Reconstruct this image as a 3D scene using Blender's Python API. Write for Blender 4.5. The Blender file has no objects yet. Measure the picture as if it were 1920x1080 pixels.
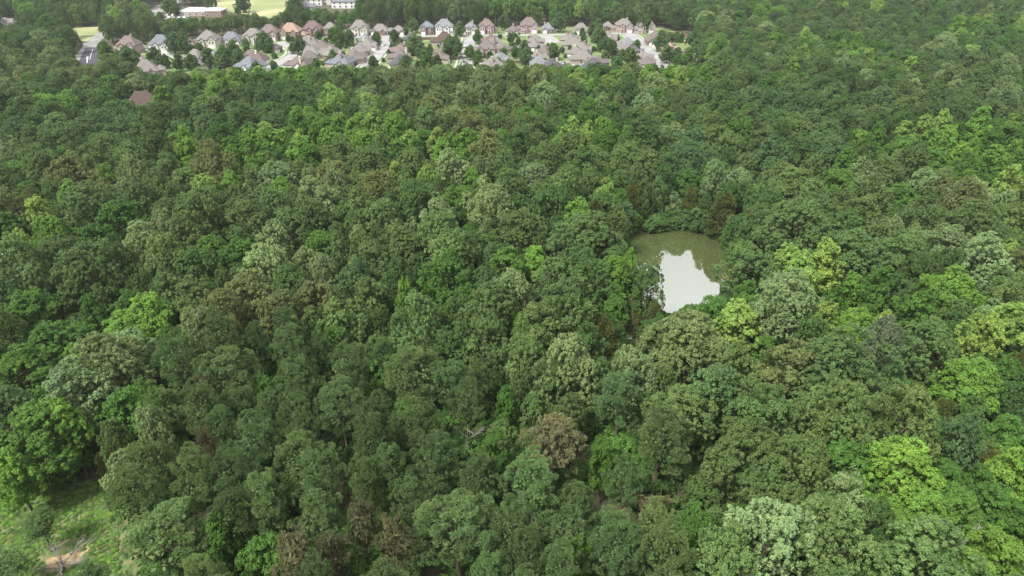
import bpy, math, random
import numpy as np
from mathutils import Vector, Matrix

S = bpy.context.scene
# ------------------------------------------------------------------ camera
CH = 92.0; PITCH = 29.6; F = 1281.0
cd = bpy.data.cameras.new("camera"); cam = bpy.data.objects.new("camera", cd)
S.collection.objects.link(cam); S.camera = cam
cam.location = (0, 0, CH); cam.rotation_euler = (math.radians(90 - PITCH), 0, 0)
cd.sensor_width = 36; cd.lens = 36 * F / 1920; cd.clip_start = 1; cd.clip_end = 30000
# ------------------------------------------------------------------ world, sun, exposure
SUN_EL, SUN_AZ = 54.0, 225.0          # azimuth of the sun, clockwise from +Y
w = bpy.data.worlds.new("World"); S.world = w; w.use_nodes = True
nt = w.node_tree; N = nt.nodes; L = nt.links; bg = N["Background"]
sky = N.new("ShaderNodeTexSky"); sky.sky_type = 'NISHITA'; sky.sun_disc = False
sky.sun_elevation = math.radians(SUN_EL); sky.sun_rotation = math.radians(SUN_AZ)
sky.air_density = 1.2; sky.dust_density = 3.0
tc = N.new("ShaderNodeTexCoord")
no = N.new("ShaderNodeTexNoise"); no.inputs["Scale"].default_value = 2.2; no.inputs["Detail"].default_value = 5
rp = N.new("ShaderNodeValToRGB")
rp.color_ramp.elements[0].position = .3; rp.color_ramp.elements[0].color = (10.8, 11.2, 11.8, 1)
rp.color_ramp.elements[1].position = .7; rp.color_ramp.elements[1].color = (17.5, 17.6, 17.8, 1)
mx = N.new("ShaderNodeMix"); mx.data_type = 'RGBA'; mx.inputs[0].default_value = .88
L.new(tc.outputs["Generated"], no.inputs["Vector"]); L.new(no.outputs["Fac"], rp.inputs["Fac"])
sx = N.new("ShaderNodeSeparateXYZ"); L.new(tc.outputs["Generated"], sx.inputs[0])
zr = N.new("ShaderNodeMapRange"); zr.inputs[1].default_value = 0; zr.inputs[2].default_value = 1; zr.inputs[3].default_value = .32; zr.inputs[4].default_value = 1.3
L.new(sx.outputs["Z"], zr.inputs[0]); vm = N.new("ShaderNodeVectorMath"); vm.operation = 'SCALE'
L.new(rp.outputs["Color"], vm.inputs[0]); L.new(zr.outputs[0], vm.inputs["Scale"])
L.new(sky.outputs["Color"], mx.inputs[6]); L.new(vm.outputs[0], mx.inputs[7])
L.new(mx.outputs[2], bg.inputs["Color"]); bg.inputs["Strength"].default_value = .080
sd = bpy.data.lights.new("sun", 'SUN'); sd.energy = 5.0; sd.angle = math.radians(11); sd.color = (1, .975, .93)
so = bpy.data.objects.new("sun", sd); S.collection.objects.link(so)
so.rotation_euler = (math.radians(90 - SUN_EL), 0, math.radians(180 - SUN_AZ))
S.view_settings.view_transform = 'Standard'; S.view_settings.look = 'None'
S.view_settings.exposure = 0.60; S.view_settings.gamma = 1
cy = S.cycles; cy.max_bounces = 5; cy.diffuse_bounces = 2; cy.glossy_bounces = 2
cy.transmission_bounces = 3; cy.transparent_max_bounces = 4; cy.volume_bounces = 1

R = random.Random(7); RN = np.random.default_rng(11)
ct, st = math.cos(math.radians(PITCH)), math.sin(math.radians(PITCH))
def G(px, py, z=0.0):                  # photo pixel -> point at height z
    a = (px - 960) / F; b = -(py - 540) / F
    d = Vector((a, ct + b * st, -st + b * ct)); t = (z - CH) / d.z
    return Vector((d.x * t, d.y * t, z))
def P(x, y, z):                        # point -> photo pixel, distance along the view
    zz = z - CH; dep = y * ct - zz * st
    if dep < 1: return (-9999, -9999, 1)
    return (960 + F * x / dep, 540 - F * (y * st + zz * ct) / dep, dep)
def inpoly(x, y, p):
    c = False; j = len(p) - 1
    for i in range(len(p)):
        if (p[i][1] > y) != (p[j][1] > y) and x < (p[j][0]-p[i][0])*(y-p[i][1])/(p[j][1]-p[i][1])+p[i][0]: c = not c
        j = i
    return c
# ------------------------------------------------------------------ materials
MATS = {}
def mat(name, col, rough=.8, var=.15, scale=1.0, spec=.3, bump=0, col2=None, detail=4, coord='Object', nz=(.35,.65)):
    if name in MATS: return MATS[name]
    m = bpy.data.materials.new(name); m.use_nodes = True; n = m.node_tree.nodes; l = m.node_tree.links
    b = n["Principled BSDF"]; b.inputs["Roughness"].default_value = rough
    b.inputs["Specular IOR Level"].default_value = spec
    t = n.new("ShaderNodeTexCoord"); x = n.new("ShaderNodeTexNoise"); x.inputs["Scale"].default_value = scale
    x.inputs["Detail"].default_value = detail; l.new(t.outputs[coord], x.inputs["Vector"])
    r = n.new("ShaderNodeValToRGB"); r.color_ramp.elements[0].position = nz[0]; r.color_ramp.elements[1].position = nz[1]
    c2 = col2 or tuple(min(1, c * (1 + var)) for c in col)
    c1 = col if col2 else tuple(c * (1 - var) for c in col)
    r.color_ramp.elements[0].color = (*c1, 1); r.color_ramp.elements[1].color = (*c2, 1)
    l.new(x.outputs["Fac"], r.inputs["Fac"]); l.new(r.outputs["Color"], b.inputs["Base Color"])
    if bump:
        u = n.new("ShaderNodeBump"); u.inputs["Strength"].default_value = bump; u.inputs["Distance"].default_value = .3
        l.new(x.outputs["Fac"], u.inputs["Height"]); l.new(u.outputs["Normal"], b.inputs["Normal"])
    MATS[name] = m; return m
def leafmat(name, rough=.55, spec=.35, trans=.22):
    m = bpy.data.materials.new(name); m.use_nodes = True; n = m.node_tree.nodes; l = m.node_tree.links
    b = n["Principled BSDF"]; b.inputs["Roughness"].default_value = rough; b.inputs["Specular IOR Level"].default_value = spec
    a = n.new("ShaderNodeAttribute"); a.attribute_type = 'INSTANCER'; a.attribute_name = "tint"
    v = n.new("ShaderNodeAttribute"); v.attribute_type = 'GEOMETRY'; v.attribute_name = "leafvar"
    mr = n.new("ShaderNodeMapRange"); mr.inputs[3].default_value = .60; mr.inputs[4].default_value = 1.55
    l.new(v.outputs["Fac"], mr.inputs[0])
    tc = n.new("ShaderNodeTexCoord"); nz = n.new("ShaderNodeTexNoise"); nz.inputs["Scale"].default_value = .28; nz.inputs["Detail"].default_value = 2
    cr = n.new("ShaderNodeValToRGB"); cr.color_ramp.elements[0].position = .32; cr.color_ramp.elements[1].position = .68
    cr.color_ramp.elements[0].color = (.80,.88,.85,1); cr.color_ramp.elements[1].color = (1.0,.98,.9,1)
    l.new(tc.outputs["Object"], nz.inputs["Vector"]); l.new(nz.outputs["Fac"], cr.inputs["Fac"])
    dr = n.new("ShaderNodeVectorMath"); dr.operation = 'MULTIPLY'; l.new(a.outputs["Vector"], dr.inputs[0]); l.new(cr.outputs["Color"], dr.inputs[1])
    mul = n.new("ShaderNodeVectorMath"); mul.operation = 'SCALE'
    l.new(dr.outputs[0], mul.inputs[0]); l.new(mr.outputs[0], mul.inputs["Scale"])
    l.new(mul.outputs[0], b.inputs["Base Color"])
    tr = n.new("ShaderNodeBsdfTranslucent")
    g = n.new("ShaderNodeVectorMath"); g.operation = 'MULTIPLY'; g.inputs[1].default_value = (1.1, 1.35, .5)
    l.new(mul.outputs[0], g.inputs[0]); l.new(g.outputs[0], tr.inputs["Color"])
    s = n.new("ShaderNodeMixShader"); s.inputs[0].default_value = trans
    l.new(b.outputs[0], s.inputs[1]); l.new(tr.outputs[0], s.inputs[2]); l.new(s.outputs[0], n["Material Output"].inputs[0])
    return m
LEAF = leafmat("broadleaf foliage", .55, .14, .14); NEEDLE = leafmat("needle foliage", .65, .14, .08)
BARK = mat("bark", (.10, .08, .06), .9, .3, 3); SNAGM = mat("bare grey wood", (.20, .18, .16), .9, .25, 3)
# ------------------------------------------------------------------ mesh helpers
def link(o, parent=None):
    S.collection.objects.link(o)
    if parent: o.parent = parent
    return o
def tag(o, label=None, cat=None, group=None, kind=None):
    if label: o["label"] = label
    if cat: o["category"] = cat
    if group: o["group"] = group
    if kind: o["kind"] = kind
    return o
def empty(name, loc, rz=0, sc=None):
    o = bpy.data.objects.new(name, None); o.location = loc; o.rotation_euler = (0, 0, rz)
    o.empty_display_size = .5
    if sc: o.scale = sc
    return link(o)
class MB:
    def __init__(s): s.v = []; s.f = []; s.m = []
    def add(s, vs, fs, mi=0):
        b = len(s.v); s.v += [tuple(v) for v in vs]; s.f += [tuple(i + b for i in f) for f in fs]; s.m += [mi] * len(fs); return s
    def box(s, c, d, rz=0, mi=0):
        x, y, z = d[0] / 2, d[1] / 2, d[2] / 2; cr, sr = math.cos(rz), math.sin(rz); vs = []
        for k in (-z, z):
            for i, j in ((-x, -y), (x, -y), (x, y), (-x, y)):
                vs.append((c[0] + i * cr - j * sr, c[1] + i * sr + j * cr, c[2] + k))
        return s.add(vs, [(0, 3, 2, 1), (4, 5, 6, 7), (0, 1, 5, 4), (1, 2, 6, 5), (2, 3, 7, 6), (3, 0, 4, 7)], mi)
    def tube(s, pts, rad, n=6, mi=0):
        b = len(s.v); vs = []; fs = []
        for i, p in enumerate(pts):
            p = Vector(p); q = Vector(pts[min(i + 1, len(pts) - 1)]) - Vector(pts[max(i - 1, 0)])
            q.normalize(); u = q.cross(Vector((.31, .95, .11))).normalized(); v = q.cross(u)
            for k in range(n):
                a = 2 * math.pi * k / n; vs.append(p + (u * math.cos(a) + v * math.sin(a)) * rad[i])
        for i in range(len(pts) - 1):
            for k in range(n):
                k2 = (k + 1) % n; fs.append((i*n+k, i*n+k2, (i+1)*n+k2, (i+1)*n+k))
        fs.append(tuple(range(n))[::-1]); fs.append(tuple((len(pts)-1)*n + k for k in range(n)))
        return s.add(vs, fs, mi)
    def mesh(s, name, mats):
        me = bpy.data.meshes.new(name); me.from_pydata(s.v, [], s.f)
        for m in (mats if isinstance(mats, (list, tuple)) else [mats]): me.materials.append(m)
        if any(s.m): me.polygons.foreach_set("material_index", s.m)
        me.update(); return me
    def obj(s, name, mats, parent=None):
        return link(bpy.data.objects.new(name, s.mesh(name, mats)), parent)
def sheet(name, pts, z, m, kind="structure", parent=None):
    """flat sheet over a closed outline of (x, y)"""
    import bmesh
    bm = bmesh.new(); vs = [bm.verts.new((p[0], p[1], z)) for p in pts]; bm.faces.new(vs)
    bmesh.ops.recalc_face_normals(bm, faces=bm.faces)
    if bm.faces[:][0].normal.z < 0: bmesh.ops.reverse_faces(bm, faces=bm.faces)
    bmesh.ops.triangulate(bm, faces=bm.faces)
    me = bpy.data.meshes.new(name); bm.to_mesh(me); bm.free(); me.materials.append(m)
    o = link(bpy.data.objects.new(name, me), parent)
    if kind: o["kind"] = kind
    return o
def smooth(pts, n=6):
    out = []; k = len(pts)
    for i in range(k - 1):
        p0, p1, p2, p3 = pts[max(i-1,0)], pts[i], pts[i+1], pts[min(i+2,k-1)]
        for j in range(n):
            t = j / n; out.append(tuple(.5*((2*p1[a])+(-p0[a]+p2[a])*t+(2*p0[a]-5*p1[a]+4*p2[a]-p3[a])*t*t+(-p0[a]+3*p1[a]-3*p2[a]+p3[a])*t**3) for a in (0,1)))
    out.append(tuple(pts[-1][:2])); return out
def ribbon(pts, wl, wr=None):
    wr = wl if wr is None else wr; l = []; r = []
    for i, p in enumerate(pts):
        a = pts[max(i-1,0)]; b = pts[min(i+1,len(pts)-1)]; d = Vector((b[0]-a[0], b[1]-a[1])).normalized()
        l.append((p[0]-d.y*wl, p[1]+d.x*wl)); r.append((p[0]+d.y*wr, p[1]-d.x*wr))
    return l + r[::-1]
def gp(pts, z=0): return [tuple(G(x, y, z))[:2] for x, y in pts]
# ------------------------------------------------------------------ ground and water
GROUND = mat("forest floor", (.035, .045, .02), .95, col2=(.10, .075, .045), scale=.12, detail=8, nz=(.4,.7))
g = MB(); n = 60; xs = [-7000 + 14000*i/n for i in range(n+1)]; ys = [-3000 + 13000*i/n for i in range(n+1)]
for y in ys:
    for x in xs: g.v.append((x, y, 0))
for j in range(n):
    for i in range(n): g.f.append((j*(n+1)+i, j*(n+1)+i+1, (j+1)*(n+1)+i+1, (j+1)*(n+1)+i)); g.m.append(0)
tag(g.obj("ground", GROUND), kind="structure")

POND_PX = [(1170,450),(1178,438),(1200,431),(1236,433),(1268,428),(1304,431),(1328,435),(1336,446),(1356,456),(1362,472),(1371,492),(1378,520),(1368,548),
           (1350,580),(1322,612),(1290,626),(1262,612),(1240,598),(1215,588),(1200,600),(1192,640),(1196,672),(1184,676),(1172,650),
           (1176,610),(1190,572),(1186,545),(1180,520),(1176,495),(1172,465)]
pond = smooth(gp(POND_PX) + gp(POND_PX)[:1], 4)[:-1]
wm = bpy.data.materials.new("pond water"); wm.use_nodes = True; n_ = wm.node_tree.nodes; l_ = wm.node_tree.links
b = n_["Principled BSDF"]; b.inputs["Roughness"].default_value = .03
t_ = n_.new("ShaderNodeTexCoord"); x_ = n_.new("ShaderNodeTexNoise"); x_.inputs["Scale"].default_value = .06; x_.inputs["Detail"].default_value = 5
r_ = n_.new("ShaderNodeValToRGB"); r_.color_ramp.elements[0].color = (.060,.080,.026,1); r_.color_ramp.elements[1].color = (.085,.100,.036,1)
l_.new(t_.outputs["Object"], x_.inputs["Vector"]); l_.new(x_.outputs["Fac"], r_.inputs["Fac"]); l_.new(r_.outputs["Color"], b.inputs["Base Color"])
gl = n_.new("ShaderNodeBsdfGlossy"); gl.inputs["Roughness"].default_value = .02; gl.inputs["Color"].default_value = (1,1,1,1)
ms = n_.new("ShaderNodeMixShader"); ms.inputs[0].default_value = .40
x2 = n_.new("ShaderNodeTexNoise"); x2.inputs["Scale"].default_value = .5; x2.inputs["Detail"].default_value = 3
bu = n_.new("ShaderNodeBump"); bu.inputs["Strength"].default_value = .02; bu.inputs["Distance"].default_value = .1
l_.new(t_.outputs["Object"], x2.inputs["Vector"]); l_.new(x2.outputs["Fac"], bu.inputs["Height"]); l_.new(bu.outputs["Normal"], gl.inputs["Normal"])
l_.new(b.outputs[0], ms.inputs[1]); l_.new(gl.outputs[0], ms.inputs[2]); l_.new(ms.outputs[0], n_["Material Output"].inputs[0])
STRIP = mat("dry litter and red soil", (.13,.085,.05), .95, .3, .8, col2=(.07,.08,.03), detail=10)
MUD = mat("muddy bank", (.16,.10,.05), .9, .35, .8, col2=(.07,.06,.03))
cx = sum(p[0] for p in pond)/len(pond); cyy = sum(p[1] for p in pond)/len(pond)
bank = ribbon(pond + pond[:1], 0.0, 0.0)
out = []
for i, p in enumerate(pond):
    a = pond[i-1]; c = pond[(i+1) % len(pond)]; d = Vector((c[0]-a[0], c[1]-a[1])).normalized()
    k = 1.6 + .9*math.sin(i*1.7) + .6*math.sin(i*.61); out.append((p[0]-d.y*k, p[1]+d.x*k))
def area(p): return sum(p[i-1][0]*p[i][1]-p[i][0]*p[i-1][1] for i in range(len(p)))
if abs(area(out)) < abs(area(pond)):
    out = []
    for i, p in enumerate(pond):
        a = pond[i-1]; c = pond[(i+1) % len(pond)]; d = Vector((c[0]-a[0], c[1]-a[1])).normalized()
        k = 1.6 + .9*math.sin(i*1.7) + .6*math.sin(i*.61); out.append((p[0]+d.y*k, p[1]-d.x*k))
sheet("pond_bank", out, .008, MUD); sheet("pond_water", pond, .016, wm)
sand = G(1363, 521)
sheet("sand_bar", [(sand.x+.9*math.cos(a)*(1+.3*math.sin(3*a)), sand.y+1.3*math.sin(a)) for a in [i*.45 for i in range(14)]], .024, mat("orange clay", (.24,.12,.06), .9, .2, 2))

GRASS = mat("meadow grass", (.05,.11,.02), .9, scale=.55, col2=(.17,.165,.075), detail=14, bump=.8, nz=(.40,.62))
CLEAR_PX = [(-300,905),(-120,905),(-40,912),(40,908),(110,905),(170,900),(212,905),(232,935),(222,990),(225,1060),(250,1150),(230,1250),(-400,1250)]
clearing = gp(CLEAR_PX)
CL2 = gp([(-120,900),(-40,905),(40,903),(110,898),(170,893),(235,888),(300,930),(262,990),(300,1060),(290,1150),(300,1250),(-200,1250)])
sheet("meadow", smooth(CL2 + CL2[:1], 4)[:-1], .008, GRASS)
LAWN = mat("lawn", (.06,.12,.03), .9, scale=.09, col2=(.17,.19,.08), detail=8)
FIELD = mat("hay field", (.17,.20,.08), .9, scale=.018, col2=(.30,.285,.15), detail=10, nz=(.42,.6))
SUB_PX = [(170,98),(225,84),(330,76),(450,66),(650,56),(900,50),(1240,52),(1300,68),(1330,125),(1350,200),(250,200)]
sheet("residential_lawns", gp(SUB_PX), .008, LAWN)
field1 = gp([(105,62),(128,51),(190,50),(196,62),(186,70),(160,78)]); sheet("hay_field", field1, .008, FIELD)
field2 = gp([(360,4),(540,1),(545,-6),(560,-40),(345,-30)]) ; 
field2b = gp([(378,2),(452,-4),(552,-6),(540,20),(530,38),(505,40),(470,30),(392,14)]); sheet("hay_field", field2b, .008, FIELD)
CONC = mat("pale concrete", (.235,.23,.225), .85, .16, .12, detail=9); WALK = mat("sidewalk concrete", (.32,.31,.29), .85, .1, .5)
ASPH = mat("dark asphalt", (.045,.045,.052), .9, .15, .4); OLDASPH = mat("worn asphalt", (.20,.195,.185), .9, .2, .15)
PAINT = mat("road paint", (.78,.78,.76), .7, .08, 3)
ROADS = []
def road(name, px, hw, m, z=.020, walks=True):
    pts = smooth(gp(px), 6); ROADS.append((pts, hw))
    sheet(name, ribbon(pts, hw), z, m)
    if walks:
        for s in (1, -1):
            o_ = [(p[0], p[1]) for p in pts]; rb = ribbon(o_, s*(hw+2.6), -s*(hw+1.3))
            sheet("sidewalk", rb, z-.004, WALK)
            k = MB(); rl = ribbon(o_, s*(hw+.22), -s*(hw+.02)); h = len(rl)//2
            A = rl[:h]; B = rl[h:][::-1]
            k.add([(a[0],a[1],.14) for a in A]+[(q[0],q[1],.14) for q in B]+[(a[0],a[1],0) for a in A]+[(q[0],q[1],0) for q in B],
                  [(i,i+1,h+i+1,h+i) for i in range(h-1)]+[(i,i+1,2*h+i+1,2*h+i) for i in range(h-1)]+[(h+i,h+i+1,3*h+i+1,3*h+i) for i in range(h-1)])
            tag(k.obj("kerb", WALK), kind="structure")
road("street", [(522,79),(540,83),(549,90),(553,99),(543,108),(522,118),(500,130),(470,150)], 4.2, CONC)
road("street", [(728,68),(724,80),(714,94),(702,108),(688,124),(665,150)], 4.2, CONC, .024)
road("street", [(882,67),(880,85),(877,100),(873,118),(866,150)], 4.0, CONC, .028)
road("street", [(1176,62),(1190,72),(1207,88),(1228,108),(1250,130),(1280,160)], 4.4, CONC, .032)
road("street", [(1022,67),(1030,72),(1037,80)], 5.5, CONC, .036, False)
road("street", [(1035,121),(1065,119),(1092,117)], 7.5, CONC, .040, False)
road("street", [(296,103),(318,104),(335,106)], 5, CONC, .044, False)
road("street", [(865,123),(890,121),(912,120)], 4, CONC, .048, False)
road("street", [(523,71),(620,69.5),(730,68),(880,66.5),(1040,65),(1176,62)], 3.6, CONC, .052, False)
# the road through the trees on the left: pale shoulder, dark repaved lanes with painted arrows
road("country_road", [(196,60),(186,68),(174,79),(163,94),(150,110),(142,122)], 4.6, OLDASPH, .02, False)
road("repaved_lanes", [(176,89),(173,97),(169,107),(166,116),(163,128)], 5.6, ASPH, .028, False)
road("side_road", [(158,83),(172,78),(190,69),(204,62),(230,54)], 4.0, OLDASPH, .024, False)
for px in ([(174,92),(168,112)], [(163,106),(162,112)]):
    sheet("lane_marking", ribbon(gp(px), .10), .034, PAINT)
sheet("lane_marking", ribbon(gp([(164,109.2),(168,109)]), .12), .038, PAINT)
sheet("lane_marking", ribbon(gp([(165,106),(163,118)]), .16), .042, PAINT)
road("country_road", [(352,-14),(330,1),(306,12),(290,21),(280,30),(268,45)], 8, OLDASPH, .02, False)
park = gp([(296,27),(350,24),(356,34),(302,38)]); sheet("parking_lot", park, .02, OLDASPH)
PINE_PX = [(300,770),(345,690),(400,640),(520,640),(640,645),(700,655),(890,655),(905,720),(930,800),(950,850),(1080,880),(1230,760),(1290,830),(1300,1000),(1280,1250),(150,1250),(215,1000),(215,905),(270,860)]
# ------------------------------------------------------------------ tree prototypes
PROF = dict(oak=(.5,.85,1,.98,.86,.6,.15), gum=(.45,.85,1,.9,.7,.45,.1), pine=(.3,.65,.95,1,.88,.62,.2),
            cedar=(.8,1,.88,.7,.5,.3,.06), egg=(.5,.9,1,.97,.82,.52,.12), maple=(.6,.9,1,.95,.8,.55,.2))
def crown(seed, kind, Rr, Hc, z0, nl, lr, nt_, tr, nf, leaf, sq=1.0, needle=0, hole=0.0):
    rg = np.random.default_rng(seed); prof = np.array(PROF[kind]); tt = np.linspace(0, 1, len(prof))
    # lobes spread over the envelope
    t = np.linspace(0, 1, nl) ; t = np.clip(t + rg.normal(0, .02, nl), 0, 1) ** .85
    an = np.arange(nl) * 2.39996 + rg.normal(0, .35, nl)
    ph = rg.uniform(0, 6.28, 3)
    rr = np.interp(t, tt, prof) * Rr * (1 + .14*np.sin(2*an+ph[0]) + .10*np.sin(3*an+ph[1]+4*t))
    sl = -np.gradient(np.interp(np.linspace(0,1,50), tt, prof))*49*Rr/Hc
    nz = np.interp(t, np.linspace(0,1,50), sl)
    od = np.stack([np.cos(an), np.sin(an), nz], 1); od /= np.linalg.norm(od, axis=1)[:, None]
    dep = rg.uniform(.52, .88, nl)
    lp = np.stack([np.cos(an)*rr*dep, np.sin(an)*rr*dep, z0 + Hc*(t*.9) + rg.normal(0,.05*Hc,nl)], 1)
    lrd = lr * rg.uniform(.65, 1.35, nl)
    keep = rg.random(nl) > hole; lp, od, lrd = lp[keep], od[keep], lrd[keep]; nl = len(lp)
    # tufts on each lobe
    d = rg.normal(0, 1, (nl, nt_, 3)) + od[:, None, :]*1.1 + np.array([0, 0, .35]); d /= np.linalg.norm(d, axis=2)[..., None]
    d2 = d.copy(); d2[..., 2] *= sq
    tp = lp[:, None, :] + d2 * lrd[:, None, None] * rg.uniform(.75, 1.1, (nl, nt_, 1))
    tv = rg.random((nl, nt_)) * .45 + rg.random((nl, 1)) * .55
    tp = tp.reshape(-1, 3); d = d.reshape(-1, 3); tv = tv.reshape(-1); M = len(tp)
    e = rg.normal(0, 1, (M, nf, 3)) + d[:, None, :]*.9 + np.array([0, 0, .5]); e /= np.linalg.norm(e, axis=2)[..., None]
    trr = tr * rg.uniform(.7, 1.3, (M, 1, 1)); e2 = e.copy(); e2[..., 2] *= (sq*.7+.3)
    lc = tp[:, None, :] + e2*trr*rg.uniform(.55, 1.05, (M, nf, 1))
    if needle:
        u = e + rg.normal(0, .35, e.shape); u /= np.linalg.norm(u, axis=2)[..., None]
        v = np.cross(u, rg.normal(0, 1, e.shape)); v /= np.linalg.norm(v, axis=2)[..., None]
        hu, hv = leaf * rg.uniform(.7, 1.2, (M, nf, 1)), needle
    else:
        nn = e*.75 + rg.normal(0, .55, e.shape) + np.array([0, 0, .45 + (1-sq)*.7]); nn /= np.linalg.norm(nn, axis=2)[..., None]
        u = np.cross(nn, rg.normal(0, 1, e.shape)); u /= np.linalg.norm(u, axis=2)[..., None]
        v = np.cross(nn, u); hu = leaf * rg.uniform(.7, 1.3, (M, nf, 1)); hv = hu * .62
    q = np.stack([lc - u*hu, lc + v*hv, lc + u*hu, lc - v*hv], 2).reshape(-1, 3)
    lv = np.clip(tv[:, None]*.65 + rg.random((M, nf))*.35, 0, 1).reshape(-1)
    # coarse inner leaves close the crown; darker colour paints shade into its gaps
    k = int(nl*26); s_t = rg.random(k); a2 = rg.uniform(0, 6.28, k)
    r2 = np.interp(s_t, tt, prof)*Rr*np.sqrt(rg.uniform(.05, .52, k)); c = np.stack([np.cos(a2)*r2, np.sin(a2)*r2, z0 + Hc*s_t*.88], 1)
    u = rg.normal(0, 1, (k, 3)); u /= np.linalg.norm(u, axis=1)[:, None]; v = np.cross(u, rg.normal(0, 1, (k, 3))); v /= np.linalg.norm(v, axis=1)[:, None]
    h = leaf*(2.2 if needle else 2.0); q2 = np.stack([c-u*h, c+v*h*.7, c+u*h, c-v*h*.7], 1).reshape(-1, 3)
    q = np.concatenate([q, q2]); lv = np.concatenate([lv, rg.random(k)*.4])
    return q, lv
def qmesh(name, q, lv, m, extra=None):
    nv = len(q); nf = nv//4; me = bpy.data.meshes.new(name)
    ev, ef = (extra.v, extra.f) if extra else ([], [])
    ne = sum(len(f) for f in ef)
    me.vertices.add(nv + len(ev)); me.loops.add(nv + ne); me.polygons.add(nf + len(ef))
    co = q if not ev else np.concatenate([q, np.array(ev)])
    me.vertices.foreach_set("co", co.astype(np.float32).ravel())
    li = list(range(nv)); ls = list(range(0, nv, 4)); 
    for f in ef: ls.append(len(li)); li += [i + nv for i in f]
    me.loops.foreach_set("vertex_index", li); me.polygons.foreach_set("loop_start", ls)
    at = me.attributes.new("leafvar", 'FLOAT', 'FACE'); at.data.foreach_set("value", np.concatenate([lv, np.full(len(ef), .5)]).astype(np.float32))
    me.materials.append(m)
    if extra:
        me.materials.append(BARK); me.polygons.foreach_set("material_index", [0]*nf + [1]*len(ef))
    me.update(calc_edges=True); return me
def trunk(seed, h, r, z0, Rr, nb=6):
    rg = random.Random(seed); m = MB(); pts = []; x = y = 0
    for i in range(6):
        pts.append((x, y, h*i/5)); x += rg.uniform(-.25,.25); y += rg.uniform(-.25,.25)
    m.tube(pts, [r*(1-.82*i/5) for i in range(6)], 7)
    for k in range(nb):
        z = z0 + (h-z0)*(k+.2)/nb*.9; a = k*2.4+rg.uniform(-.4,.4); l = Rr*(.75 - .45*k/nb); i = min(4, int(z/h*5)); c = pts[i]
        b0 = (c[0], c[1], z); b1 = (c[0]+math.cos(a)*l*.5, c[1]+math.sin(a)*l*.5, z+l*.35); b2 = (c[0]+math.cos(a)*l, c[1]+math.sin(a)*l, z+l*.62)
        m.tube([b0, b1, b2], [r*.42, r*.26, r*.07], 5)
    return m
PROTO = {}   # kind -> list of (crown mesh, trunk mesh, joined mesh, R, H)
def addp(key, seed, prof, Rr, Hc, z0, m=None, **k):
    q, lv = crown(seed, prof, Rr, Hc, z0, **k); tm = trunk(seed, z0+Hc*.8, .06*Rr+.05, z0, Rr)
    lm = m or LEAF
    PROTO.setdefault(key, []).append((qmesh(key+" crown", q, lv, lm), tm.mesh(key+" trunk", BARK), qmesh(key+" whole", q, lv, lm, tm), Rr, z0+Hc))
for i in range(6): addp("oak", 10+i, "oak", 5.2*(.92+.03*i), 10.4+.6*(i%3), 6.2-.4*(i%3), nl=25+i, lr=1.95, nt_=24, tr=.46, nf=36, leaf=.155, hole=.06+.02*i)
for i in range(5): addp("oak", 20+i, "oak", 7.4, 13.6+.8*(i%2), 5.0, nl=38+2*i, lr=2.5, nt_=34, tr=.50, nf=36, leaf=.16, hole=.06+.02*i)
for i in range(4): addp("gum", 30+i, "gum", 4.2, 10.5, 7.5, nl=38, lr=1.2, nt_=12, tr=.46, nf=36, leaf=.16, hole=.08)
for i in range(1): addp("maple", 40+i, "maple", 4.8, 8.5, 5.5, nl=44, lr=1.5, nt_=14, tr=.65, nf=34, leaf=.17, sq=.60, hole=.08)
for i in range(3): addp("maple", 42+i, "maple", 4.8, 9.6, 4.8, nl=46, lr=1.4, nt_=14, tr=.56, nf=34, leaf=.165, sq=.75, hole=.08)
for i in range(2): addp("maple", 44+i, "egg", 4.8, 10.5, 4.0, nl=50, lr=1.4, nt_=14, tr=.5, nf=36, leaf=.16, sq=.85, hole=.08)
for i in range(3): addp("maple", 47+i, "egg", 7.4, 14.0, 4.5, nl=44, lr=2.3, nt_=32, tr=.50, nf=38, leaf=.16, sq=.85, hole=.10)
for i in range(2): addp("gum", 35+i, "gum", 6.6, 14.5, 5.5, nl=42, lr=2.0, nt_=28, tr=.5, nf=38, leaf=.16, hole=.08)
for i in range(4): addp("pine", 50+i, "pine", 4.6, 10.5, 10.5, m=NEEDLE, nl=46, lr=1.25, nt_=7, tr=.52, nf=104, leaf=.15, needle=.028, sq=.85, hole=.16)
for i in range(2): addp("sparse", 60+i, "pine", 4.2, 9.5, 10.0, m=NEEDLE, nl=34, lr=1.3, nt_=6, tr=.6, nf=46, leaf=.22, needle=.045, sq=.6, hole=.30)
for i in range(3): addp("cedar", 70+i, "cedar", 2.7, 7.6, 1.2, m=NEEDLE, nl=46, lr=.75, nt_=9, tr=.5, nf=34, leaf=.20, needle=.05)
for i in range(3): addp("round", 80+i, "egg", 4.0, 7.8, 1.8, nl=40, lr=1.15, nt_=14, tr=.5, nf=22, leaf=.2)
for i in range(3): addp("shrub", 90+i, "maple", 2.6, 3.6, .4, nl=22, lr=1.1, nt_=10, tr=.6, nf=20, leaf=.2, sq=.5)

for i in range(2): addp("bush", 95+i, "egg", 1.6, 2.6, .2, nl=16, lr=.5, nt_=9, tr=.3, nf=14, leaf=.2)
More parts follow.
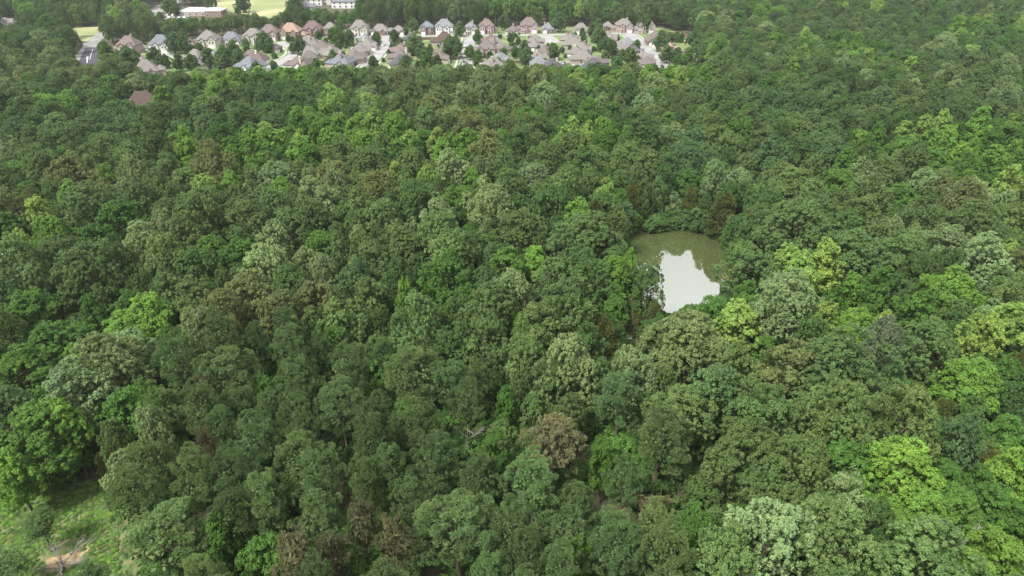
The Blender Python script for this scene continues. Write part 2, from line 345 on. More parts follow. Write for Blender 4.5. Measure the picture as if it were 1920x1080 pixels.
# display tints, linear albedo
T = dict(O1=(.086,.132,.040), O2=(.058,.104,.028), O3=(.152,.208,.084), G1=(.062,.126,.022), G2=(.110,.202,.032), Y=(.172,.255,.055),
         Tn=(.116,.142,.050), B=(.073,.124,.044), Pn=(.074,.118,.040), Pl=(.094,.146,.048), PB=(.106,.104,.050), C=(.070,.084,.022), GR=(.108,.134,.074))
TREES = []   # dict(kind, x, y, R, H, tint name, var)
def addtree(kind, x, y, R_, H_, tn, hand=False):
    TREES.append(dict(kind=kind, x=x, y=y, R=R_, H=H_, tn=tn, hand=hand))
HK = dict(O=("oak", 17.5), G=("maple", 14.5), U=("gum", 17), P=("pine", 19), S=("sparse", 18), C=("cedar", 8.5), D=("maple", 17), p=("pine", 8.5))
HAND = """
90 806 145 D G1;200 690 110 O O3;150 740 90 O O3;235 775 80 D G1;290 810 60 O O3;40 700 120 G G1;110 640 110 G G1;60 585 100 G G1;20 770 80 O B;125 800 70 U G2
240 660 80 O O3;195 870 34 C C;25 885 60 G G2;280 595 95 G G2;240 615 70 G G2;185 605 55 C C;270 458 76 O O3;140 545 48 C GR;165 505 105 O O1;110 480 80 O O1;45 465 44 U Y;20 490 70 O O3
135 372 44 U G2;205 338 38 U G2;85 200 60 D G2;125 195 50 D G2;50 205 60 O O2;305 185 34 U G2;165 170 60 O O1;30 330 60 G G1;60 370 60 G G1;20 560 60 O B
405 178 40 U G2;500 255 46 U Y;560 220 44 U G2;580 225 40 U G2;612 218 40 U G2;395 305 40 U G2;362 320 36 U G2;435 300 36 U G2;435 348 44 U G2;385 360 56 O Y;530 358 46 G G2;582 362 50 O O3
450 405 72 O O1;515 395 80 O O1;580 405 80 O O1;400 475 75 G G1;455 485 85 G G1;600 467 95 G G1;500 505 90 O O3;610 512 54 O O3;545 430 70 O O1;420 590 70 O Tn;470 560 80 O Tn;530 590 80 O Tn
590 570 80 O Tn;380 620 80 O Tn;640 610 80 O O1;745 290 54 U G1;780 290 38 U G1;742 336 40 U Y;800 342 46 O Y;886 342 42 U G2;960 550 82 O O3;905 640 105 O O1;1012 620 105 O O1;1065 590 100 O O1
985 680 90 O O1;780 610 120 O O1;850 650 90 O O2;760 560 36 U G2;630 650 60 G G1;825 440 95 O O1;845 480 80 O O1;745 465 90 O O1;690 490 80 O O1;980 430 95 O O1;1090 445 118 O O1;1157 415 44 U O1
1150 508 58 G G2;1180 492 26 G G2;1005 490 60 G G2;950 500 85 G G1;1105 530 85 O O2;1192 592 26 C Tn;1150 620 60 C O2;1216 535 56 O O2;1285 645 165 O Tn;1470 565 112 O O3;1548 605 50 U Y;1602 615 60 G G2;1655 640 56 O GR
1495 425 130 O O1;1600 475 125 O O1;1400 500 85 O O1;1462 340 72 O O1;1492 355 95 O O1;1222 312 62 O O1;1395 585 80 G G1;1340 590 60 G G1;1690 470 90 O O1;1745 550 60 G G2;1845 485 70 O O3;1830 420 90 O O1
1790 540 80 G G2;1885 605 65 U Y;1840 630 70 O Y;1740 645 85 O O1;1825 715 85 G G2;1740 690 50 C C;1770 730 56 C C;1805 740 56 C C;1720 670 44 C C;1580 690 170 O O1;1480 695 105 O Tn;1690 800 132 O O1
1440 790 110 O O1;1565 780 120 O O1;1690 880 130 U G2;1680 895 44 U Y;1585 880 100 G G1;1400 860 160 O O1;1500 880 100 O O1;1580 935 70 O O3;1800 825 66 O B;1850 860 60 C C;1900 885 70 G G2;1725 965 95 G G2
1790 960 80 G G1;1860 950 80 G G1;1560 1010 150 O O1;1445 1010 140 O O3;1350 1050 110 O O1;1740 1045 130 O O1;1860 1050 95 G G2;1060 690 120 O O3;1182 700 78 O O3;1335 740 85 O B;1380 700 70 O O1;1430 900 80 O O1
1160 750 100 P Pn;1240 820 115 P Pn;1040 835 105 S PB;1045 705 80 P Pn;1000 905 105 P Pl;1170 905 80 P Pn;860 985 140 P Pl;1060 1010 110 S Pn;1150 1020 110 P Pn;1255 1045 90 P Pl;1055 1070 90 P Pl;310 1010 140 P Pl
925 860 66 G G1;950 765 55 G G1;1130 865 60 G G1;415 1010 66 G G1;500 740 44 G G1;1080 1050 50 G G2;1300 1000 80 G G1;680 985 62 S PB;740 1015 62 S PB;620 1045 62 S PB;390 850 46 P PB;385 740 40 S PB;560 1050 80 S PB
500 940 90 P Pl;600 900 90 P Pn;74 985 58 p Pl;16 1060 70 p Pl;165 1092 66 p Pl;700 830 80 P Pn;790 800 80 P Pn;660 690 80 P Pl;560 720 80 P Pl;770 700 110 P Pn;850 720 80 P Pn;640 760 90 P Pn;480 830 90 P Pn
560 780 70 P Pn;730 880 70 P Pl;820 870 100 P Pn;900 900 80 P Pn;430 700 90 P Pn;380 770 70 P Pn;280 880 90 P Pl;255 935 85 P Pn;370 900 80 P Pl;440 900 90 P Pn;680 905 60 P Pl;600 980 90 P Pn;440 970 80 P Pn;960 990 80 P Pn
"""
for ln in HAND.replace("\n", ";").split(";"):
    a = ln.split()
    if len(a) < 5: continue
    px, py, wp = map(float, a[:3]); kd, hh = HK[a[3]]
    hh *= R.uniform(.93, 1.1)
    if wp > 95 and kd == "oak": hh *= 1.12
    zc = hh*.72; p = G(px, py, zc); sl = math.sqrt(p.x**2+p.y**2+(CH-zc)**2); rr = wp*sl/F/2
    addtree(kd, p.x, p.y, rr, hh, a[4], True)
# image areas that stay open, with the distance of what is seen there
OPEN = [([(222,80),(300,72),(420,62),(650,48),(900,44),(1242,45),(1262,60),(1288,75),(1310,96),(1318,122),(1050,121),(880,123),(690,124),(500,127),(385,128),(335,134),(268,140),(255,120),(215,112)], 590),
        ([(1180,436),(1335,436),(1364,470),(1372,522),(1345,556),(1322,560),(1290,578),(1240,578),(1238,560),(1228,520),(1202,500),(1182,468)], 215),
        ([(-40,925),(110,918),(205,915),(222,1000),(222,1120),(-60,1120)], 88),
        ([(147,122),(156,104),(163,82),(180,70),(195,68),(187,84),(187,118),(175,122)], 560),
        ([(128,52),(190,50),(192,66),(160,72),(150,60)], 640),
        ([(236,196),(236,188),(262,168),(300,170),(288,182),(276,199)], 352),
        ([(282,26),(306,8),(330,0),(352,-10),(372,14),(420,16),(422,31),(355,34),(300,34)], 720),
        ([(378,4),(540,-4),(534,20),(505,34),(470,25),(422,26),(420,14)], 760),
        ([(562,-10),(604,-10),(604,16),(566,16)], 760), ([(608,-10),(668,-10),(664,18),(612,18)], 760),
        ([(-5,36),(36,36),(36,48),(-5,48)], 690), ([(40,41),(118,41),(118,47),(40,47)], 690),
        ([(1172,600),(1195,590),(1200,600),(1194,640),(1200,664),(1186,668),(1176,640)], 150)]
GPOLY = [pond, clearing, gp(SUB_PX)[:-2] + gp([(1350,160),(270,160)]), field1, field2b, park]
def nearline(x, y):
    for pts, hw in ROADS:
        for p in pts:
            if (p[0]-x)**2 + (p[1]-y)**2 < (hw+3.5)**2: return True
    return False
def onbad(x, y):
    for gq in GPOLY:
        if inpoly(x, y, gq): return True
    return nearline(x, y) or (x-BH.x)**2+(y-BH.y)**2 < 14**2
def hides(x, y, R_, H_):
    dist = y
    for poly, d in OPEN:
        if dist > d: continue
        for u in (-.75, 0, .75):
            for h in (H_*(1 if u == 0 else .9), H_-R_*.5, H_-R_, H_*.45, H_*.2):
                q = P(x+R_*u, y, h)
                if inpoly(q[0], q[1], poly): return True
    return False
BH = G(268, 186, 5)
def blocked(x, y, R_, H_): return onbad(x, y) or hides(x, y, R_, H_)
def vn(x, y, s, o=0):
    return (math.sin(x/s+o)+math.sin(y/s*1.3+o*2.1)+math.sin((x+y)/s*.7+o*.7+1.3)+math.sin((x-1.6*y)/s*.55+o*3.1))/4
HANDP = [(t["x"], t["y"], t["R"]) for t in TREES]
cell = {}
def cadd(x, y, r): cell.setdefault((int(x//12), int(y//12)), []).append((x, y, r))
for h in HANDP: cadd(*h)
def free(x, y, r, k):
    i, j = int(x//12), int(y//12)
    for a in range(i-1, i+2):
        for c in range(j-1, j+2):
            for (u, v, q) in cell.get((a, c), ()):
                if (u-x)**2+(v-y)**2 < (k*(r+q))**2: return False
    return True
pc = G(1270, 430)
def fill(n_try, rlo, rhi, k, low, y0=36, y1=1350):
    for _ in range(n_try):
        y = math.sqrt(R.uniform(y0*y0, y1*y1)); hwid = .80*math.hypot(y, 90)+35
        x = R.uniform(-hwid, hwid)
        r = R.uniform(rlo, rhi)
        if y > 850: r *= 1.25
        if not free(x, y, r, k): continue
        px, py, _d = P(x, y, 11)
        q = vn(x, y, 23) + .5*vn(x, y, 9, 4); u = R.random(); near = y < 165
        H_ = 17.5 + 2.6*vn(x, y, 60, 2) + R.uniform(-2.4, 2.4) - low
        kd, tn = "oak", R.choice(["O1","O1","O1","O3","Tn"] if vn(x,y,34,9) > .22 else (["O2","O2","B","O1"] if vn(x,y,34,9) < -.22 else ["O1","O1","O1","O1","O2","O2","O1","O3"]))
        lightp = .30 if (300 < px < 950 and 130 < py < 380) else (.42 if px < 110 and 240 < py < 440 else .24)
        if near and inpoly(px, py, PINE_PX):
            kd, tn = "pine", R.choice(["Pn","Pn","Pl"]); H_ += 3.5; r = min(r, R.uniform(3.2, 4.8))
            if u < .10: kd, tn = "maple", "G1"; H_ -= 6
            elif u < .14: kd, tn = "sparse", "PB"; H_ -= 2
        elif 1690 < px and 640 < py < 900 and u < .55:
            kd, tn, H_ = ("cedar", "C", 9) if u < .3 else ("maple", "G1", 11); r = min(r, 3.6)
        elif y > 640 and px > 980 and px < 1560 and q > -.3:
            kd, tn = "gum", "G2"; r *= .8
        elif q > .62 - lightp:
            kd, tn = ("gum", R.choice(["G2","G2","Y","G1"])) if u < .5 else ("maple", R.choice(["G1","G1","G2"]))
            if kd == "maple": H_ -= 2.5
            else: r = min(r, 4.6); H_ += 1
        elif u < .10: kd, tn = "maple", "G1"; H_ -= 3
        elif u > .985: tn = "O3" if u < .993 else "Y"
        elif y > 400 and u > .9: kd, tn = "gum", "G1"
        if y > 560: H_ += 3
        if px > 1250 and py < 330 and kd == "oak" and u < .6: tn = R.choice(["O1","B","O1","O2","G1"])
        # low growth by the pond, rising away from it
        dp = min(math.hypot(x-a, y-c) for a, c in pond[::3]) if y < 290 and abs(x-35) < 90 and y > 110 else 99
        if dp < 26 and y > 195:
            cap = 6.2 + 7.4*min(1, abs(x-G(1285,430).x)/8.5) + .5*dp; H_ = cap*R.uniform(.88, 1) if dp < 14 else min(H_, cap); r = min(r, 2.2+.16*dp)
        elif dp < 12 and y < 160: H_ = min(H_, 10 + .6*dp); r = min(r, 3.4)
        if dp < 10 and u < .5: kd, tn = R.choice([("cedar","C"),("maple","G1"),("maple","O2")])
        if onbad(x, y): continue
        ok = False
        for kk in (1, .85, .7, .55, .42):
            if not hides(x, y, r*min(1, kk*1.2), H_*kk): ok = True; H_ *= kk; r *= min(1, kk*1.2); break
        if not ok: continue
        cadd(x, y, r); addtree(kd, x, y, r, H_, tn)
fill(30000, 5.4, 7.8, .80, -1.2); fill(60000, 3.8, 5.4, .80, 1.6); fill(50000, 2.6, 3.8, .80, 4, y1=420)
print("trees", len(TREES))

YARD = """630 75 26;636 54 17;655 73 20;706 74 18;740 73 20;761 54 12;777 51 18;862 57 18;895 70 17;946 46 21;775 90 26;785 96 20;844 98 30;855 90 22;805 94 8;881 99 19;562 87 22;548 88 14;495 86 27;1047 49 24;1122 50 17
1210 51 23;1112 60 20;1120 68 20;1128 78 22;1138 86 20;1148 92 20;1239 84 26;1037 100 22;976 92 9;985 108 22;965 97 16;1087 86 8;1102 86 9;1181 107 22;1250 105 24;1167 100 14;1010 90 12;1092 59 12;255 81 22;327 88 26;345 88 24;291 110 24
245 122 34;310 114 18;440 98 24;420 110 26;409 100 12;200 105 28;345 72 20;222 105 16;445 110 20;1270 106 20;1290 112 24;1305 90 20;1300 78 22;1315 100 26;957 70 14;972 75 12;930 42 8;390 116 26;360 122 24;412 120 20;335 120 22
400 8 0;455 14 26;445 18 10;399 22 0;300 30 12;318 18 24;330 20 18;418 3 0;354 34 8;366 34 8;700 122 22;760 122 22;800 120 26;820 119 20;1260 66 10;1320 112 22;600 60 8;540 68 10;512 120 14;480 130 20;900 46 10;990 100 16"""
for ln in YARD.replace("\n", ";").split(";"):
    a = [float(v) for v in ln.split()]
    if a[2] < 5: continue
    z = 4.5; p = G(a[0], a[1], z); sl = math.hypot(p.y, CH); rr = a[2]*sl/F/2
    TREES.append(dict(kind="round", x=p.x, y=p.y, R=rr, H=min(15, max(4, rr*2.5)), tn=R.choice(["O2","B","O2","G1","B"]) if a[2] > 9 else "O2", hand=True, yard=True))

# x, y (base of the front wall), width, roof, wall : houses whose fronts face the view
FRONT = """237 102 38 red pink 2;298 100 40 blue white 2;352 94 26 brown cream 1;387 91 40 taupe cream 2;432 86 40 blue white 1;468 84 36 taupe cream 2;504 77 34 red pink 2;541 75 38 orange brick 2;584 70 36 maroon brick 2;618 69 24 taupe brick 2
672 68 34 taupe cream 2;711 67 34 taupe brick 1;746 67 24 taupe pink 1;800 66 25 blue brick 2;832 65 34 grey white 2;882 66 20 grey cream 2;912 64 28 red pink 2;962 67 20 brown cream 1;992 63 33 red pink 2;1027 63 22 grey tan 1;1090 65 28 taupe cream 1;1141 58 20 taupe brick 1;1171 62 31 taupe pink 2;1213 64 32 taupe tan 2"""
# x, y (middle of the roof), width, roof, wall, storeys, heading
INNER = """262 112 34 brown tan 1 30;273 124 42 taupe tan 1 20;368 104 38 taupe tan 1 160;385 113 34 grey cream 1 200;417 93 30 grey white 1 10;468 97 22 brown brick 1 0;480 106 36 maroon white 1 180;468 117 38 blue white 1 150;515 83 18 dark tan 1 60
577 76 36 taupe cream 1 200;603 82 32 brown tan 1 90;592 92 34 taupe white 1 80;618 93 32 taupe brick 1 250;580 104 34 brown white 1 190;562 113 38 brown white 1 170;640 110 38 blue tan 1 170;666 100 34 brown pink 1 120;674 88 30 taupe tan 1 100;690 78 30 taupe white 1 80;684 69 26 grey cream 1 100
771 69 28 dark tan 1 350;773 80 26 taupe white 1 270;752 88 36 red tan 1 260;750 99 36 brown tan 1 270;752 111 32 dark cream 1 200;833 70 34 umber tan 1 180;846 78 32 taupe pink 1 90;835 90 34 brown pink 1 80;826 101 28 brown tan 1 70
920 70 28 maroon tan 1 270;928 80 38 taupe cream 1 200;912 91 34 brown pink 2 0;944 86 22 brown white 1 120;938 104 32 grey white 1 220;926 117 36 taupe tan 1 200;890 88 14 brown cream 1 0
1003 70 26 taupe pink 1 90;1002 80 28 taupe white 1 80;1022 90 26 brown tan 1 60;1008 100 28 taupe tan 1 90;1012 112 32 grey tan 1 100;1036 117 30 dark brick 1 200;1068 66 28 taupe tan 1 70;1078 76 34 taupe tan 1 260;1092 84 32 taupe cream 1 250;1080 92 30 taupe white 1 80;1094 102 36 taupe tan 1 190;1118 110 32 brown tan 1 120;1112 120 38 dark brick 1 180
1140 66 30 taupe pink 1 90;1150 75 28 brown white 1 90;1172 75 28 grey tan 1 100;1164 85 30 taupe tan 1 90;1187 88 24 dark brick 1 90;1186 98 24 taupe tan 1 90;1202 100 26 taupe pink 1 90;1213 110 26 brown tan 1 80
1228 69 34 brown brick 1 0;1246 76 26 brown brick 1 300;1256 85 26 orange pink 1 270;1262 93 26 maroon pink 1 250;1280 98 30 red tan 1 230;1293 107 26 taupe tan 1 220;1330 120 18 grey white 1 0;975 84 14 brown tan 1 0"""
HS = []
for ln in FRONT.replace("\n", ";").split(";"):
    a = ln.split(); p = G(float(a[0]), float(a[1])); w_ = float(a[2])*math.hypot(p.y, CH)/F; d_ = min(12, max(8.5, w_*.72))
    HS.append([p.x, p.y+d_/2+2, R.uniform(-.08,.08), min(w_*.9, 17), d_, a[5] == "2", a[3], a[4], float(a[0]), float(a[1]), 0])
for ln in INNER.replace("\n", ";").split(";"):
    a = ln.split(); p = G(float(a[0]), float(a[1]), 5); w_ = float(a[2])*math.hypot(p.y, CH)/F
    HS.append([p.x, p.y, math.radians(float(a[6]))+R.uniform(-.06,.06), min(w_*.93, 15.5), min(12.5, w_*.8), a[5] == "2", a[3], a[4], float(a[0]), float(a[1]), 1])
for _ in range(40):
    for i in range(len(HS)):
        for j in range(i):
            A, B_ = HS[i], HS[j]; dx, dy = A[0]-B_[0], A[1]-B_[1]; d = math.hypot(dx, dy)+1e-6; need = (A[3]+A[4]+B_[3]+B_[4])*.29+1.0
            if d < need:
                s = (need-d)/d*.5; f1 = 1 if A[10] else .15; f2 = 1 if B_[10] else .15
                A[0] += dx*s*f1; A[1] += dy*s*f1; B_[0] -= dx*s*f2; B_[1] -= dy*s*f2
def inhouse(x, y, r): return any(math.hypot(x-h[0], y-h[1]) < h[3]*.5+.8+r*.5 for h in HS)
for _ in range(900):
    px, py = R.uniform(225, 1310), R.uniform(60, 122)
    if not inpoly(px, py, OPEN[0][0]): continue
    p = G(px, py, 1); rr = R.uniform(.9, 2.3)
    if nearline(p.x, p.y) or inhouse(p.x, p.y, rr) or sum(1 for t in TREES if t.get("shr")) >= 150: continue
    TREES.append(dict(kind="bush", x=p.x, y=p.y, R=rr, H=rr*R.uniform(1.3, 2.1), tn=R.choice(["G1","O2","B","O1"]), hand=True, shr=True))
_n = 0
while _n < 140:
    px, py = R.uniform(225, 1310), R.uniform(66, 121)
    if not inpoly(px, py, OPEN[0][0]): continue
    p = G(px, py, 4); rr = R.uniform(1.7, 3.3); _n += 1
    if nearline(p.x, p.y) or inhouse(p.x, p.y, rr): continue
    TREES.append(dict(kind="round", x=p.x, y=p.y, R=rr, H=rr*R.uniform(2.0, 2.8), tn=R.choice(["G1","O2","B","O1"]), hand=True, yard=True, shr=False, auto=True))
# ------------------------------------------------------------------ build trees: the largest as things, the rest as one wood
TONE = dict(O1="olive-green", O2="dark green", O3="pale-tipped green", G1="deep green", G2="bright green", Y="yellow-green", Tn="tan-olive",
            B="blue-green", Pn="dull green", Pl="grey-green", PB="rusty brown", C="dark olive-brown", GR="greyish")
CATS = dict(oak=("oak_tree","oak tree","oak"), maple=("maple_tree","maple tree","maple"), gum=("sweetgum_tree","sweetgum tree","sweetgum"),
            pine=("pine_tree","pine tree","pine"), sparse=("pine_tree","pine tree","pine"), cedar=("cedar_tree","cedar tree","cedar"), round=("yard_tree","yard tree","yard tree"), bush=("garden_shrub","shrub","garden shrub"))
MARKS = [("the curving left street",545,100),("the second street",710,95),("the third street",878,85),("the small white court",1030,75),("the right street",1205,90),("the far row's orange-roofed house",541,68),("the far row's white gabled house",832,58),("the far row's last house",1213,58),("the first far-row house",237,95),("the far row's blue-roofed white house",298,92),("the pale front court",1065,119),("the grassy clearing",100,960),("the bare fallen snag",115,1050),("the pond's far shore",1260,425),("the pond's left shore",1180,500),("the pond's right shore",1375,500),
         ("the pond's near shore",1280,600),("the muddy pond inlet",1186,650),("the rusty dead pines",690,1010),("the bare grey snag",1798,1022),("the brown-roofed house",268,182),
         ("the left country road",165,105),("the left picture edge",0,500),("the left picture edge's lower third",0,760),("the left picture edge's upper third",0,280),("the right picture edge",1920,520),("the right picture edge's lower third",1920,760),
         ("the right picture edge's upper third",1920,260),("the bottom right corner",1920,1080),("the bottom edge's middle",960,1080),("the wood's bright central gap",930,850),("the picture's centre",960,540),("the pine stand's middle",640,800),
         ("the pale-tipped central oak",960,550),("the yellow-green right-hand sweetgum",1690,880),("the conical bright sweetgum",886,342),("the subdivision's left end",230,110),("the subdivision's right end",1320,90),("the subdivision's near edge",800,125),
         ("the twin sweetgums at upper left",135,372),("the tan oak ridge at left",500,575),("the broad oak past the pond",1495,425),("the bright maple at far lower left",280,595),("the upper middle of the wood",960,220),("the wood's upper left",560,220),("the wood's upper right",1600,240)]
DIRS = ["right of","below and right of","below","below and left of","left of","above and left of","above","above and right of"]
ORD = ["nearest","second","third","fourth","fifth","sixth","seventh","eighth","ninth","tenth","eleventh","twelfth","thirteenth","fourteenth","fifteenth","sixteenth","seventeenth","eighteenth","nineteenth","twentieth"]
def tintof(t):
    c = T[t["tn"]]; k = R.uniform(.84, 1.18); j = R.uniform(-.06, .06); return (c[0]*k*(1+j), c[1]*k, c[2]*k*(1-j*.6))
def pick(kind, rr):
    c = PROTO[kind]
    if kind == "oak": idx = R.randrange(0, 6) if rr < 6.0 else R.randrange(6, 11)
    elif kind == "maple": idx = R.randrange(0, 6) if rr < 6.0 else R.randrange(6, 9)
    elif kind == "gum": idx = R.randrange(0, 4) if rr < 5.6 else R.randrange(4, 6)
    else: idx = R.randrange(len(c))
    return idx
for t in TREES:
    t["px"], t["py"], t["dep"] = P(t["x"], t["y"], t["H"]*.72); t["size"] = t["R"]/t["dep"]
    t["vis"] = -20 < t["px"] < 1940 and -10 < t["py"] < 1100
indiv = []; rest = []
for kn in ("oak", "maple", "gum", "pine", "cedar", "round", "bush"):
    g_ = [t for t in TREES if (t["kind"] == kn or (kn == "pine" and t["kind"] == "sparse"))]
    vis = sorted([t for t in g_ if t["vis"]], key=lambda t: -t["size"]*(1.5 if t.get("hand") else 1))
    indiv += vis[:300]; rest += vis[300:] + [t for t in g_ if not t["vis"]]
buckets = {}
for t in indiv:
    m = min(range(len(MARKS)), key=lambda i: math.hypot(MARKS[i][1]-t["px"], (MARKS[i][2]-t["py"])*1.2))
    a = math.atan2(t["py"]-MARKS[m][2], t["px"]-MARKS[m][1]); t["bk"] = (CATS[t["kind"]][2], t["tn"], m, int(round(a/(math.pi/4))) % 8)
    t["md"] = math.hypot(MARKS[m][1]-t["px"], MARKS[m][2]-t["py"]); buckets.setdefault(t["bk"], []).append(t)
for bk, ts in buckets.items():
    ts.sort(key=lambda t: t["md"])
    for i, t in enumerate(ts):
        c, tn, m, d = bk; o_ = "" if len(ts) == 1 else (ORD[min(i, 19)] + " ")
        at = DIRS[d] + " "
        nm = TONE[tn] + " " + c

        t["label"] = (o_ + nm + (" standing ") + at + MARKS[m][0])
for t in indiv:
    kd = t["kind"]; idx = pick(kd, t["R"]); cm, tm, _, pr, ph = PROTO[kd][idx]; nm, cat, _c = CATS[kd]
    root = empty(nm, (t["x"], t["y"], 0), R.uniform(0, 6.28), (t["R"]/pr*R.uniform(.9, 1.1), t["R"]/pr*R.uniform(.9, 1.1), t["H"]/ph))
    tag(root, t["label"], cat, {"round": "yard trees between the houses", "bush": "garden shrubs between the houses", "pine": "pines of the near stand", "sparse": "pines of the near stand"}.get(kd, _c + "s of the wood"))
    c = link(bpy.data.objects.new("crown", cm), root); c["tint"] = tintof(t)
    link(bpy.data.objects.new("trunk", tm), root)
# --- instanced stuff
pcol = bpy.data.collections.new("tree kinds")          # not linked to the scene
PIDX = {}; k = 0
for kd in PROTO:
    for i, pr in enumerate(PROTO[kd]):
        o = bpy.data.objects.new("kind%03d" % k, pr[2]); pcol.objects.link(o); PIDX[(kd, i)] = k; k += 1
def scatter(name, items, label, cat):
    """items: (x, y, z, kind, idx, sx, sz, rot, tint)"""
    me = bpy.data.meshes.new(name); me.vertices.add(len(items)); A = me.attributes
    me.vertices.foreach_set("co", np.array([i[:3] for i in items], np.float32).ravel())
    A.new("pidx", 'INT', 'POINT').data.foreach_set("value", [PIDX[(i[3], i[4])] for i in items])
    A.new("scl", 'FLOAT_VECTOR', 'POINT').data.foreach_set("vector", np.array([(i[5], i[5], i[6]) for i in items], np.float32).ravel())
    A.new("rot", 'FLOAT_VECTOR', 'POINT').data.foreach_set("vector", np.array([(0, 0, i[7]) for i in items], np.float32).ravel())
    A.new("tint", 'FLOAT_COLOR', 'POINT').data.foreach_set("color", np.array([(*i[8], 1) for i in items], np.float32).ravel())
    me.update()
    ng = bpy.data.node_groups.new(name, 'GeometryNodeTree')
    ng.interface.new_socket("Geometry", in_out='INPUT', socket_type='NodeSocketGeometry')
    ng.interface.new_socket("Geometry", in_out='OUTPUT', socket_type='NodeSocketGeometry')
    n = ng.nodes; l = ng.links; gi = n.new("NodeGroupInput"); go = n.new("NodeGroupOutput")
    ip = n.new("GeometryNodeInstanceOnPoints"); ci = n.new("GeometryNodeCollectionInfo")
    ci.inputs["Collection"].default_value = pcol; ci.inputs["Separate Children"].default_value = True; ci.inputs["Reset Children"].default_value = True
    def at(nm, ty):
        a = n.new("GeometryNodeInputNamedAttribute"); a.data_type = ty; a.inputs["Name"].default_value = nm; return a.outputs["Attribute"]
    ip.inputs["Pick Instance"].default_value = True
    mp = n.new("GeometryNodeMeshToPoints"); l.new(gi.outputs[0], mp.inputs["Mesh"]); l.new(mp.outputs[0], ip.inputs["Points"])
    l.new(ci.outputs[0], ip.inputs["Instance"])
    l.new(at("pidx", 'INT'), ip.inputs["Instance Index"]); l.new(at("rot", 'FLOAT_VECTOR'), ip.inputs["Rotation"]); l.new(at("scl", 'FLOAT_VECTOR'), ip.inputs["Scale"])
    l.new(ip.outputs[0], go.inputs[0])
    o = link(bpy.data.objects.new(name, me)); md = o.modifiers.new("scatter", 'NODES'); md.node_group = ng
    return tag(o, label, cat, kind="stuff")
items = []
for t in rest:
    idx = pick(t["kind"], t["R"]); pr = PROTO[t["kind"]][idx]
    items.append((t["x"], t["y"], 0, t["kind"], idx, t["R"]/pr[3], t["H"]/pr[4], R.uniform(0, 6.28), tintof(t)))
scatter("distant_wood", items, "far woodland of mixed green crowns reaching to the top of the view", "woodland")
under = []
for _ in range(16000):
    y = math.sqrt(R.uniform(40*40, 420*420)); x = R.uniform(-1, 1)*(.78*math.hypot(y, 90)+25)
    s = R.uniform(.55, 1.35); h = s*R.uniform(.8, 1.5)
    if blocked(x, y, 2.6*s, 4*h): continue
    i = R.randrange(3); tn = R.choice(["G1","G1","O2","O2"]); under.append((x, y, 0, "shrub", i, s, h, R.uniform(0, 6.28), tintof(dict(tn=tn))))
# thicket along the shores
for i in range(len(pond)):
    for k in range(5):
        a = pond[i]; ang = R.uniform(0, 6.28); rr = R.uniform(1, 5); x, y = a[0]+rr*math.cos(ang), a[1]+rr*math.sin(ang)
        if inpoly(x, y, pond) or blocked(x, y, 1.2, 2): continue
        s = R.uniform(.4, .8); under.append((x, y, 0, "shrub", R.randrange(3), s, s, R.uniform(0, 6.28), tintof(dict(tn=R.choice(["G1","O2","C"])))))
scatter("undergrowth", under, "leafy green undergrowth filling the gaps between the tree trunks", "undergrowth")
# meadow weeds
weeds = []
_sp = G(118, 1046)
for _ in range(24000):
    x = R.uniform(-112, -28); y = R.uniform(48, 92)
    if not inpoly(x, y, clearing) or math.hypot(x-_sp.x, y-_sp.y) < 3.6+R.uniform(-.8,.8): continue
    s = R.uniform(.03, .09)*(1 + 1.6*max(0, vn(x, y, 2.2, 1))); weeds.append((x, y, 0, "shrub", R.randrange(3), s*1.5, s*.7, R.uniform(0, 6.28), tintof(dict(tn=R.choice(["G2","G1","Y","G2","Tn","O1","O3"])))))
scatter("meadow_weeds", weeds, "patchy weeds and tall grass of the clearing at lower left", "weeds")
# ------------------------------------------------------------------ bare snags
def snag(x, y, h, rr, seed, label, lean=.1, n=11):
    rg = random.Random(seed); root = empty("bare_tree", (x, y, 0)); m = MB(); top = (lean*h, 0, h)
    m.tube([(0,0,0), (lean*h*.4, .2, h*.45), top], [.2, .13, .04], 7); m.obj("trunk", SNAGM, root)
    m = MB()
    for i in range(n):
        z = h*rg.uniform(.3, .95); a = i*2.4+rg.uniform(-.4,.4); l = rr*rg.uniform(.6, 1.1)
        b0 = Vector((lean*z, 0, z)); d = Vector((math.cos(a), math.sin(a), rg.uniform(.1,.6))); b1 = b0+d*l*.5; b2 = b0+d*l+Vector((0,0,.2*l))
        m.tube([b0, b1, b2], [.08, .05, .02], 5)
        for q in range(8):
            s0 = b0.lerp(b2, rg.uniform(.35,.95)); dd = (d + Vector([rg.uniform(-.8,.8) for _ in range(3)])).normalized()
            m.tube([s0, s0+dd*l*.25, s0+dd*l*.42], [.035,.025,.01], 4)
    m.obj("branches", SNAGM, root); return tag(root, label, "bare tree")
sheet("bare_strip", smooth(gp([(-120,892),(0,893),(60,888),(130,886),(212,880),(222,893),(150,908),(90,918),(20,921),(-120,926),(-120,892)]), 4)[:-1], .012, STRIP)
a = G(112, 1052, 2.5); snag(a.x, a.y, 2.6, 4.2, 1, "bare bleached tree with spreading branches on the sandy patch of the clearing", .05, 15)
SANDY = mat("sandy soil", (.42,.30,.18), .95, scale=.9, col2=(.20,.17,.08), detail=7)
sheet("sandy_patch", [(a.x+1.2+4.6*math.cos(t)*(1+.35*math.sin(3*t)), a.y+1+3.6*math.sin(t)*(1+.3*math.cos(4*t))) for t in [i*.3142 for i in range(20)]], .016, SANDY)
a = G(1798, 1028, 10); snag(a.x, a.y, 12.5, 3.2, 2, "leafless grey tree between the green crowns near the bottom right corner", .05, 16)
a = G(1022, 208, 12); snag(a.x, a.y, 17, 3.5, 3, "small leafless grey tree in the dark gap below the subdivision", .02)
